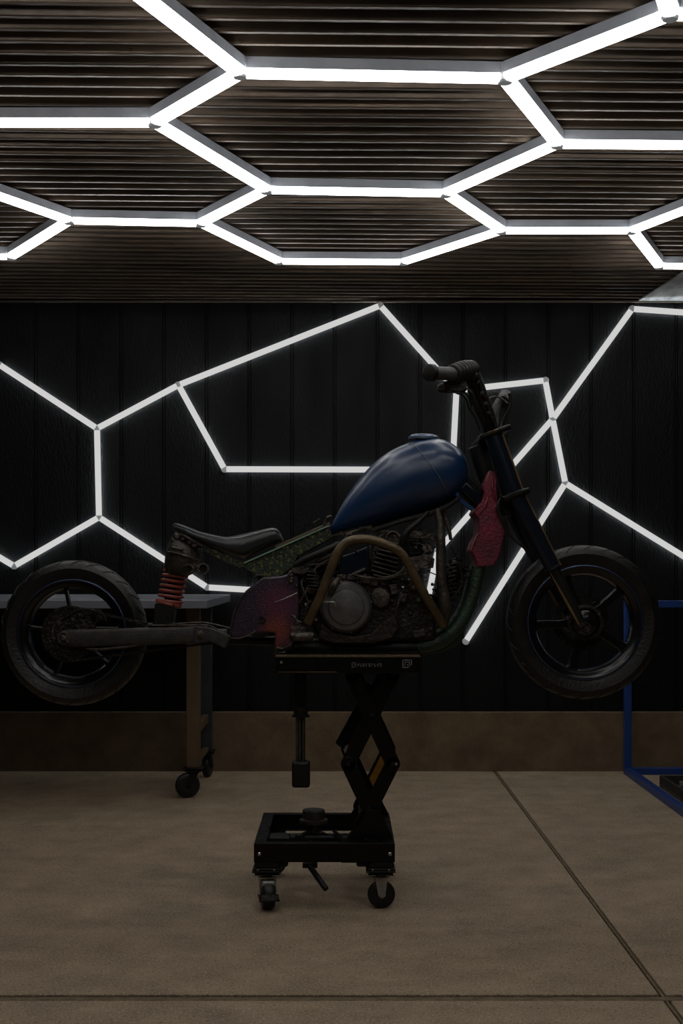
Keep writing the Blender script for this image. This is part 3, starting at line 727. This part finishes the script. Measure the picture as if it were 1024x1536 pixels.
MB().cyl(P(392,862,5.55), P(389,888,5.55), px(5), px(4)).tube([P(381,866,5.5),P(386,863,5.5),P(396,863,5.5)], .004).build('exhaust_hanger', 'pipe', bike, bevel=.002)

# purple side guard
gp = [(344,957),(346,940),(350,922),(357,905),(365,892),(372,884),(378,880),(386,871),(394,866),(420,864),(444,858),(448,866),(449,900),(448,952),(440,965),(438,976),(414,979),(411,970),(413,949),(400,948),(384,950),(372,954),(358,957)]
pg = MB().prism(gp, 5.47, 5.60, 5.47).build('side_guard', 'purple', bike, bevel=.008, seg=3)
MB().tube([P(345,957,5.455),P(358,957.5,5.455),P(372,953,5.455),P(384,946,5.455)], .0028).build('guard_wire', 'dirt_metal', pg)
MB().tube([P(412,903,5.455),P(424,899,5.44),P(446,889,5.44)], .0022).build('guard_wire', 'chrome', pg)
MB().tube([P(345,955,5.465),P(350,922,5.465),P(365,892,5.465),P(378,880,5.465)], .003).build('guard_lip', 'dirt_metal', pg)
MB().ring(P(393,930,5.466), (0,1,0), [(.014,-.004),(.014,.004),(.010,.004),(.010,-.004)], 20).build('guard_bolt', 'matblack', pg)
MB().tube([P(412,983,5.46),P(415,972,5.45),P(424,973,5.45),P(438,966,5.45)], .004).build('guard_wire', 'dirt_metal', pg)

# fuel tank
tt = smoothtab([(493,803),(496,791),(502,778),(520,745),(548,707),(578,681),(606,667),(630,659),(650,657.5),(670,662),(688,674),(696,686),(701,703),(702.5,716)])
tb = smoothtab([(493,804),(498,804),(520,800),(560,791),(600,778),(640,767),(668,756),(685,745),(696,733),(702.5,718)])
tw = smoothtab([(493,.02),(500,.05),(520,.085),(560,.125),(600,.15),(650,.155),(680,.14),(694,.11),(700,.07),(702.5,.02)])
xs = [493.3,494.2,495.5,497.5,500,504,509]+list(range(515,686,6))+[689,692,695,697.5,699.5,701,702,702.4]
YT = 5.60
tank = loft([(x, interp(tt,x), interp(tb,x), interp(tw,x)) for x in xs], YT, 40, 2.25, 'fuel_tank', 'tank', bike, .92)
def tank_side(x, y, off=.002):
    a0 = P(x, interp(tt,x), YT); b0 = P(x, interp(tb,x), YT); c = (a0.z+b0.z)/2; hz = (a0.z-b0.z)/2
    z_ = P(x, y, YT).z; u = max(-1, min(1, (z_-c)/hz)); wy = interp(tw,x)*(1-abs(u)**2.25)**(1/2.25)
    return Vector((a0.x, YT-wy-off, z_))
MB().tube([tank_side(*q) for q in ((611,666.5),(617,669),(625,678),(634,690),(644,704),(654,719),(664,735),(674,750))], .0022, 6, 4).build('tank_seam', 'tank_line', tank)
c = P(636,658,5.60)
MB().lathe(c, (0.04,0,1), [(.066,-.004),(.066,.006),(.058,.010),(.056,.014),(.045,.017)], 40).build('tank_cap', 'capm', tank)
MB().prism([(560,792),(600,779),(640,768),(668,757),(690,742),(690,750),(668,766),(640,776),(600,786),(560,799)], 5.50, 5.70, 5.5).build('backbone', 'matblack', bike, bevel=.006)

# main frame
for Yt in (5.51, 5.69):
    pts = [(724,835),(717,860),(704,908),(686,940),(662,960),(638,968),(625,970)]
    MB().tube([P(x, y, 5.51)*1 if Yt == 5.51 else Vector((P(x,y,5.51).x, Yt, P(x,y,5.51).z)) for x, y in pts], [.022,.025,.026,.029,.031,.030,.028], 16).build('down_tube', 'green', bike)
    MB().tube([(P(632,0,5.51).x, Yt, P(0,970,5.51).z), (P(580,0,5.51).x, Yt, P(0,971,5.51).z), (P(438,0,5.51).x, Yt, P(0,971,5.51).z)], .0265, 16).build('lower_rail', 'matblack', bike)
zc = P(0,971,5.51).z
MB().prism([(640,966),(662,958),(690,932),(697,940),(697,955),(690,966),(672,975),(655,981),(630,983)], 5.53, 5.67, 5.51).build('frame_gusset', 'green', bike, bevel=.008)
MB().box2((P(428,0,5.51).x, 5.49, P(0,983,5.51).z), (P(630,0,5.51).x, 5.71, P(0,962,5.51).z)).build('skid_plate', 'matblack', bike, bevel=.01)
# underside pads so the bike stands on the lift
zf = zt+.007
MB().box2((P(440,0,5.5).x, 5.50, zf), (P(618,0,5.5).x, 5.70, P(0,980,5.5).z)).build('frame_foot', 'matblack', bike)
# steering head and painted neck
hd = MB().cyl(P(716,668,5.60), P(742,752,5.60), px(15), px(13), 28).build('steering_head', 'matblack', bike)
MB().prism([(700,712),(712,716),(722,730),(732,744),(737,758),(726,768),(712,762),(700,748),(690,738)], 5.555, 5.645, 5.56).build('neck_gusset', 'matblack', bike, bevel=.006)
MB().bar(P(693,728,5.52), P(733,766,5.55), .02, .04).build('frame_tube', 'forkblue', bike, bevel=.006)
MB().tube([P(683,738,5.53),P(692,752,5.53),P(708,764,5.54)], .009).build('frame_tube', 'blue_rim', bike)
MB().tube([P(700,716,5.53),P(712,726,5.53),P(732,758,5.54)], .003).build('cable', 'matblack', bike)
rp = [(734,705),(741,708),(745,716),(745,735),(746,752),(746,772),(751,785),(758,797),(754,812),(751,828),(746,840),(739,848),(728,850),(714,850),(713,838),(706,826),(710,814),(717,802),(718,790),(717,778),(710,769),(714,762),(722,752),(726,740),(722,732),(728,718)]
rg = MB().prism(rp, 5.475, 5.70, 5.48).build('painted_neck_plate', 'red', bike, bevel=.005, seg=2)
MB().tube([P(717,800,5.473),P(710,814,5.473),P(706,826,5.473)], .003).build('plate_edge', 'red_edge', rg)
MB().tube([P(738,712,5.475),P(739,735,5.47),P(743,752,5.475)], [.003,.006,.003]).build('plate_fold', 'red', rg)
MB().tube([P(732,745,5.475),P(727,760,5.47),P(718,772,5.475)], [.003,.005,.003]).build('plate_fold', 'red', rg)

# forks
fa, fb, fc, fd = (738,650), (771,740), (829,852), (875,943)
for Yk_ in (5.455, 5.745):
    def Q(p): v = P(*p, 5.455); return Vector((v.x, Yk_, v.z))
    a, b, c, d = Q(fa), Q(fb), Q(fc), Q(fd)
    u1 = MB().cyl(a, b+(b-a)*.04, px(13.5), px(13.5), 28).build('fork_tube', 'forkblue', bike)
    MB().cyl(b, c, px(13), px(11.5), 28).build('fork_sleeve', 'forkblue', u1)
    MB().lathe(c-(c-b).normalized()*.006, c-b, [(px(13),0),(px(13.5),.004),(px(13.5),.010),(px(11),.014)], 28).build('dust_seal', 'matblack', u1)
    MB().cyl(c-(d-c)*.02, d, px(9.5), px(7), 24).build('fork_slider', 'matblack', u1)
    e = (d-c).normalized(); side = Vector((-e.z,0,e.x))
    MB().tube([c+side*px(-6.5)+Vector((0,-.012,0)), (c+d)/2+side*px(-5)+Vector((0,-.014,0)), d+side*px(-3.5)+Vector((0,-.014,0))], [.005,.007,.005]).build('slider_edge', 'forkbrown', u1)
    e1 = (b-a).normalized(); s1 = Vector((-e1.z,0,e1.x))
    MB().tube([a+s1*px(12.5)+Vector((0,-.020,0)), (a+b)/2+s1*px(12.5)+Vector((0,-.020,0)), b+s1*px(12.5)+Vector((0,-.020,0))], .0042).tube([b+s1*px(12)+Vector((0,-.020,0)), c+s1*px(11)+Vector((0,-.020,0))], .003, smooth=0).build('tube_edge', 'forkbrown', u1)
    MB().lathe(d+Vector((0,-.03,0)), (0,1,0), [(px(9),0),(px(10),.006),(px(10),.054),(px(9),.06)], 24).build('axle_clamp', 'oily', u1)
ax = (P(*fb,5.455)-P(*fa,5.455)).normalized(); sd = Vector((-ax.z,0,ax.x))
def clamp(p, l, r, th, nm):
    c = P(*p, 5.455); a = c-sd*px(l)*1; b = c+sd*px(r)
    a = Vector((a.x, 5.60, a.z)); b = Vector((b.x, 5.60, b.z))
    if a.x > b.x: a, b = b, a
    return MB().bar(a, b, .375, px(th)).build(nm, 'black', bike, bevel=.008, seg=3)
clamp((734,652), 16, 32, 8, 'top_clamp'); clamp((772,743), 20, 22, 9, 'lower_clamp')
MB().ring(P(772,742,5.455)-ax*.012, ax, [(px(16),0),(px(17.5),.004),(px(17.5),.016),(px(16),.020),(px(13.3),.020),(px(13.3),0)], 32).build('clamp_band', 'matblack', bike)
MB().ring(P(738,648,5.455)-ax*.004, ax, [(px(16),0),(px(17),.003),(px(17),.008),(px(16),.012),(px(13.3),.012),(px(13.3),0)], 32).build('clamp_band', 'bar', bike)
MB().tube([P(750,748,5.45),P(746,762,5.44),P(754,780,5.44),P(760,795,5.44),P(770,808,5.44),P(786,822,5.44),P(800,836,5.46)], .0055).build('brake_hose', 'matblack', bike)
MB().tube([P(748,752,5.46),P(750,772,5.45),P(758,784,5.45),P(762,796,5.45),P(758,800,5.45)], .003).build('brake_hose', 'oily', bike)
MB().prism([(748,742),(772,750),(768,775),(756,772),(748,762)], 5.52, 5.60, 5.52).build('hose_bracket', 'matblack', bike, bevel=.004)

# handlebar, risers, grips, controls
hb = MB()
hb.tube([P(736,648,5.50),P(729,622,5.47),P(720,597,5.43),P(711,572,5.40),P(703,556,5.37),P(690,553,5.30)], [px(12),px(12.5),px(12),px(12.5),px(12),px(10)], 20)
hb = hb.build('handlebar_riser', 'matblack', bike)
MB().tube([P(727,640,5.44),P(714,608,5.40),P(704,584,5.38)], [px(4),px(5),px(4)]).tube([P(742,640,5.45),P(731,610,5.42),P(722,586,5.38),P(714,562,5.35)], [px(2),px(2.5),px(2.5),px(2)]).build('riser_rib', 'oily', hb)
m = MB()
for (x,y) in ((714,562),(718,574),(723,590),(728,606),(733,620)):
    m.lathe(P(x,y,5.335 if y < 570 else 5.36), (0,-1,0), [(px(3.2),0),(px(3.2),.006),(px(1.5),.008)], 8)
m.build('riser_screws', 'oily', hb)
# ribbed boot over the bar
A, B = P(678,561,5.24), P(708,554,5.38)
dd = (B-A); L = dd.length; prof = []
for i in range(7):
    t0 = L*i/7; r_ = px(13.5)+px(2)*math.sin(i/6*math.pi)
    prof += [(r_-.006, t0), (r_, t0+L*.03), (r_, t0+L*.10), (r_-.006, t0+L*.125)]
MB().lathe(A, dd, prof, 32).build('rubber_boot', 'matblack', hb)
MB().prism([(686,556),(700,546),(712,552),(716,570),(700,574),(686,576)], 5.33, 5.40, 5.34).build('switch_box', 'matblack', hb, bevel=.012, seg=3)
A, B = P(643,559,5.14), P(680,561,5.25)
dd = (B-A); L = dd.length
MB().lathe(A, dd, [(px(10.5,5.14),.004),(px(11.8,5.14),.012),(px(11.8,5.14),.020),(px(10.0,5.14),.026),(px(10.4,5.2),L)], 32).build('grip', 'grip', hb)
MB().lathe(A-dd.normalized()*.006, dd, [(px(8),0),(px(11.5),.004),(px(12.2),.012),(px(12.2),.026),(px(11),.030)], 32).build('bar_end', 'matblack', hb)
m = MB()
m.lathe(P(662,582,5.25), (-.3,-1,0), [(px(6.5),-.03),(px(6.5),0),(px(5),.006)], 24)
m.prism([(664,572),(686,568),(700,572),(700,584),(688,588),(676,586),(668,580)], 5.27, 5.33, 5.27)
m.tube([P(668,588,5.28),P(680,587,5.28),P(690,590,5.28),P(700,582,5.30)], .006)
m.build('switchgear', 'oily', hb, bevel=.004)
m = MB()
m.tube([P(690,590,5.3),P(698,598,5.32),P(703,612,5.35),P(712,626,5.38),P(719,645,5.42)], .0035)
m.tube([P(693,586,5.3),P(702,594,5.3),P(706,606,5.35),P(704,614,5.36)], .004)
m.tube([P(700,582,5.3),P(708,592,5.3),P(709,606,5.33),P(716,622,5.36)], .003)
m.build('control_cables', 'matblack', hb)
# far handlebar, seen beyond the forks
fhb = MB().tube([Vector((P(738,648,5.7).x,5.70,P(738,648,5.7).z)),P(741,630,5.76),P(745,612,5.80),P(752,600,5.86),P(757,596,5.95)], [px(9),px(9),px(8),px(8),px(8)], 18).build('handlebar_riser', 'matblack', bike)
MB().lathe(P(754,603,5.82), (P(758,592,6.1)-P(754,603,5.82)), [(px(9),0),(px(11),.01),(px(11),.06),(px(10),.07),(px(10),.22),(px(11),.23),(px(8),.26)], 28).build('grip', 'matblack', fhb)
MB().tube([P(764,590,5.80),P(766,602,5.80),P(762,616,5.80),P(754,630,5.80),P(750,645,5.78)], [.010,.007,.006,.004,.004]).build('lever', 'matblack', fhb)
MB().tube([P(732,598,5.78),P(742,595,5.78),P(752,598,5.80),P(761,605,5.80)], .0035).build('control_cable', 'dirt_metal', fhb)
MB().tube([P(736,612,5.7),P(741,625,5.7),P(744,618,5.7),P(743,632,5.7)], .003).build('control_cable', 'dirt_metal', fhb)

# engine
eng = MB()
eng.prism([(470,880),(500,865),(545,862),(600,868),(640,880),(652,920),(655,962),(480,964),(468,940),(462,905)], 5.47, 5.74, 5.48)
eng = eng.build('engine', 'oily', bike, bevel=.02, seg=3)
MB().prism([(482,935),(500,948),(530,954),(556,950),(570,935),(592,920),(600,940),(588,958),(560,966),(500,966),(476,958)], 5.44, 5.47, 5.44).build('lower_case', 'brown_case', eng, bevel=.008, seg=3)
c = P(519,911,5.40)
cc = MB().lathe((c.x,5.46,c.z), (0,-1,0), [(px(38),-.02),(px(38),.02),(px(36.5),.036),(px(33),.046),(px(26.5),.048),(px(25),.055),(px(23),.057)], 56).build('clutch_cover', 'cover', eng)
m = MB()
for k in range(8):
    a = k*math.pi/4+.2; m.lathe((c.x+px(36.5)*math.cos(a), 5.44, c.z+px(36.5)*math.sin(a)), (0,-1,0), [(.007,0),(.007,.012),(.004,.014)], 8)
m.build('cover_bolts', 'dirt_metal', cc)
MB().tube([P(483,903,5.38),P(498,903,5.37),P(502,905,5.37),P(502,910,5.38)], .0032).build('hook', 'chrome', eng)
c = P(571,897,5.43)
MB().lathe((c.x,5.475,c.z), (0,-1,0), [(px(16),0),(px(16.5),.02),(px(15),.035),(px(12),.038)], 8).build('small_cover', 'dirt_metal', eng, bevel=.006)
# upper casing clutter
m = MB()
random.seed(11)
for (x,y,s_,h_) in ((505,880,8,16),(512,866,9,7),(530,866,12,7),(548,870,10,8),(560,874,9,8),(590,884,7,12),(603,896,8,10),(538,858,14,4),(600,875,9,8),(622,880,10,10),(640,900,8,16),(590,940,7,8),(628,950,12,8),(478,905,6,14)):
    c = P(x,y,5.46); MB().box((c.x, 5.475+random.uniform(-.015,.02), c.z), (px(s_*1.6), .05, px(h_*1.3)), Matrix.Rotation(R(random.uniform(-25,25)), 3, 'Y')).build('casting_lug', 'dirt_metal', eng, bevel=.005)
m = MB(); m.tube([P(494,893,5.42),P(500,880,5.41),P(507,868,5.42)], [.012,.016,.010]); m.tube([P(596,905,5.44),P(600,892,5.43),P(606,884,5.44)], .004)
m.tube([P(593,922,5.43),P(596,908,5.42),P(604,890,5.43)], .004); m.tube([P(528,862,5.43),P(548,866,5.42),P(580,868,5.43),P(606,860,5.43)], .006)
m.tube([P(560,862,5.42),P(580,866,5.41),P(600,858,5.42),P(606,850,5.43)], .004)
m.build('engine_hoses', 'dirt_metal', eng)
# cylinders with cooling fins (front one leans right, rear one behind the bar)
def cylinder(p0, p1, r_, nf, Yc, m_='oily', finr=1.35, edge=None):
    a, b = P(*p0, Yc), P(*p1, Yc); d = (b-a).normalized(); L = (b-a).length
    x = Vector((0,1,0)).cross(d).normalized()
    cb = MB().cyl(a, b, r_, n=28).build('cylinder', m_, eng)
    rot = Matrix((x, Vector((0,1,0)), d)).transposed()
    f = MB()
    for i in range(nf):
        p = a+d*L*(.08+.86*i/(nf-1)); f.box(p, (r_*2*finr, r_*2*finr, L*.35/nf), rot)
    f.build('cooling_fins', m_, cb, bevel=.003)
cylinder((560,880), (582,815), .045, 8, 5.55, 'dirt_metal')
cylinder((505,872), (478,838), .045, 6, 5.60)
cylinder((655,915), (690,845), .040, 8, 5.60)
# slanted fin block seen through the guard bar
m = MB()
for i in range(7):
    m.bar(P(556+i*2.2, 855-i*6.2, 5.45), P(592+i*1.6, 868-i*6.6-3, 5.45), .035, .0065)
m.build('cooling_fins', 'dirt_metal', eng, bevel=.002)
MB().prism([(553,858),(560,818),(600,826),(602,866),(570,870)], 5.465, 5.60, 5.46).build('cylinder_head', 'oily', eng, bevel=.008)
MB().prism([(512,834),(552,818),(556,858),(530,866),(506,860)], 5.48, 5.62, 5.48).build('air_box', 'forkblue', eng, bevel=.008)
# left cluster
m = MB()
for i in range(6): m.box(P(468+i*.6, 858+i*5.2, 5.47), (px(16), .10, .006), Matrix.Rotation(R(6), 3, 'Y'))
m.prism([(440,856),(455,850),(470,856),(470,920),(452,930),(446,900)], 5.50, 5.66, 5.5)
m.build('rear_cylinder_fins', 'oily', eng, bevel=.002)
m = MB(); m.lathe(P(467,885,5.455), (0,1,0), [(px(6),0),(px(7),.01),(px(7),.05)], 20); m.prism([(436,852),(452,849),(462,856),(455,862),(440,860)], 5.45, 5.50, 5.46)
m.tube([P(437,856,5.44),P(433,862,5.43),P(434,874,5.44)], .005)
m.build('brake_reservoir', 'dirt_metal', bike, bevel=.003)
MB().tube([P(442,848,5.46),P(460,838,5.45),P(485,827,5.45),P(509,816,5.46)], .014).build('frame_tube', 'matblack', bike)
m = MB()
for k, (a, b, c_, d_) in enumerate((((448,860),(462,848),(480,846),(500,836)),((455,872),(468,862),(476,850),(498,842)),((470,846),(484,838),(496,832),(505,824)),((448,905),(456,890),(452,875),(458,862)),((456,925),(462,905),(458,890),(466,872)))):
    MB().tube([P(*a,5.47),P(*b,5.455),P(*c_,5.46),P(*d_,5.48)], .0045).build('cable', 'dirt_metal', bike)
# engine guard bar
gb = MB().tube([P(462,934,5.40),P(472,912,5.375),P(481,893,5.36),P(499,846,5.345),P(507,828,5.34),P(518,815,5.34),P(536,809,5.34),P(556,810,5.34),P(574,815,5.34),P(594,824,5.34),P(606,836,5.345),P(616,854,5.35),P(634,888,5.36),P(650,914,5.38),P(664,938,5.42)], px(6.6), 16).build('engine_guard', 'bar', bike)
MB().cyl(P(462,934,5.40), P(462,938,5.55), .014).build('guard_mount', 'bar', gb)
MB().cyl(P(664,938,5.42), P(664,940,5.52), .014).build('guard_mount', 'bar', gb)
# footpeg and bracket
fp = MB().lathe(P(434,955,5.36), (1,0,0), [(.008,0),(.017,.006),(.019,.03),(.019,.088),(.015,.096)], 20).build('footpeg', 'dirt_metal', bike)
m = MB(); m.tube([P(437,924,5.42),P(441,925,5.40),P(445,931,5.40),P(452,934,5.40),P(463,935,5.42)], .005); m.box(P(448,945,5.44), (.06,.06,.03)); m.bar(P(446,934,5.43), P(446,950,5.43), .02, .012)
m.build('footpeg_bracket', 'dirt_metal', fp, bevel=.003)
# exhaust headers / front posts
MB().tube([P(656,764,5.50),P(660,790,5.48),P(661,820,5.47),P(661,850,5.47),P(663,880,5.47),P(667,905,5.47),P(668,925,5.48),P(666,938,5.50)], [px(5),px(6.5),px(7),px(7.5),px(8),px(9),px(8),px(4)], 16).build('exhaust_pipe', 'pipe', bike)
MB().tube([P(664,768,5.53),P(672,790,5.53),P(676,810,5.53)], [px(3),px(3),px(2.5)]).build('frame_stay', 'dirt_metal', bike)
# carburettors, hoses and clutter under the tank
m = MB()
m.lathe(P(590,808,5.46), (-.3,-1,0), [(px(9),-.05),(px(10),0),(px(11.5),.006),(px(11.5),.012),(px(8.5),.012),(px(7.5),.0)], 28)
m.prism([(604,800),(618,796),(650,800),(652,812),(640,808),(612,808)], 5.46, 5.56, 5.46)
m.prism([(612,836),(640,832),(652,838),(650,852),(618,854)], 5.47, 5.58, 5.46)
m.lathe(P(622,850,5.46), (0,1,0), [(px(6),0),(px(7),.01),(px(7),.05)], 20)
m.lathe(P(640,822,5.47), (0,1,0), [(px(7),0),(px(8),.01),(px(8),.08)], 20)
m.lathe(P(606,858,5.45), (0,1,0), [(px(5),0),(px(6),.01),(px(6),.05)], 20)
ca_ = m.build('carburettor', 'dirt_metal', eng, bevel=.003)
MB().prism([(608,812),(634,810),(636,832),(612,836)], 5.50, 5.62, 5.5).build('float_bowl', 'matblack', ca_, bevel=.008)
m = MB(); m.tube([P(642,768,5.46),P(628,782,5.44),P(612,796,5.43),P(604,812,5.44),P(604,830,5.46)], [px(3),px(4),px(5),px(5.5),px(4)]); m.build('intake_hose', 'matblack', eng)
m = MB()
random.seed(4)
for i in range(26):
    x = random.uniform(520,655); y = random.uniform(796,868) if x > 600 else random.uniform(800,815)
    q = [P(x+random.uniform(-16,16)*k*.6, y+random.uniform(-9,9)*k*.6, 5.47+random.uniform(-.01,.03)) for k in range(4)]
    MB().tube(q, random.uniform(.002,.0045), 6, 4).build('cable', 'dirt_metal', eng)
m = MB()
for i in range(46):
    m = MB()
    x, y = random.choice(((random.uniform(585,652), random.uniform(798,880)), (random.uniform(500,640), random.uniform(862,885)), (random.uniform(585,650), random.uniform(880,955)), (random.uniform(436,475), random.uniform(856,945))))
    m.lathe(P(x, y, 5.47), (random.uniform(-.2,.2),-1,random.uniform(-.2,.2)), [(px(random.uniform(1.5,3.5)),-.01),(px(2.5),.012),(px(1.5),.016)], random.choice((6,12))).build('bolt', 'dirt_metal' if i % 3 else 'chrome', eng)
m = MB()
for i in range(9):
    m.tube([P(672,842+i*6,5.50), P(684,838+i*6.2,5.50), P(692-.5*i,842+i*6,5.54)], .0035, 6, 4)
m.tube([P(676,820,5.5),P(684,832,5.5),P(690,850,5.5),P(693,870,5.5),P(688,885,5.5),P(676,898,5.5)], .004)
m.build('oil_cooler', 'oily', eng)
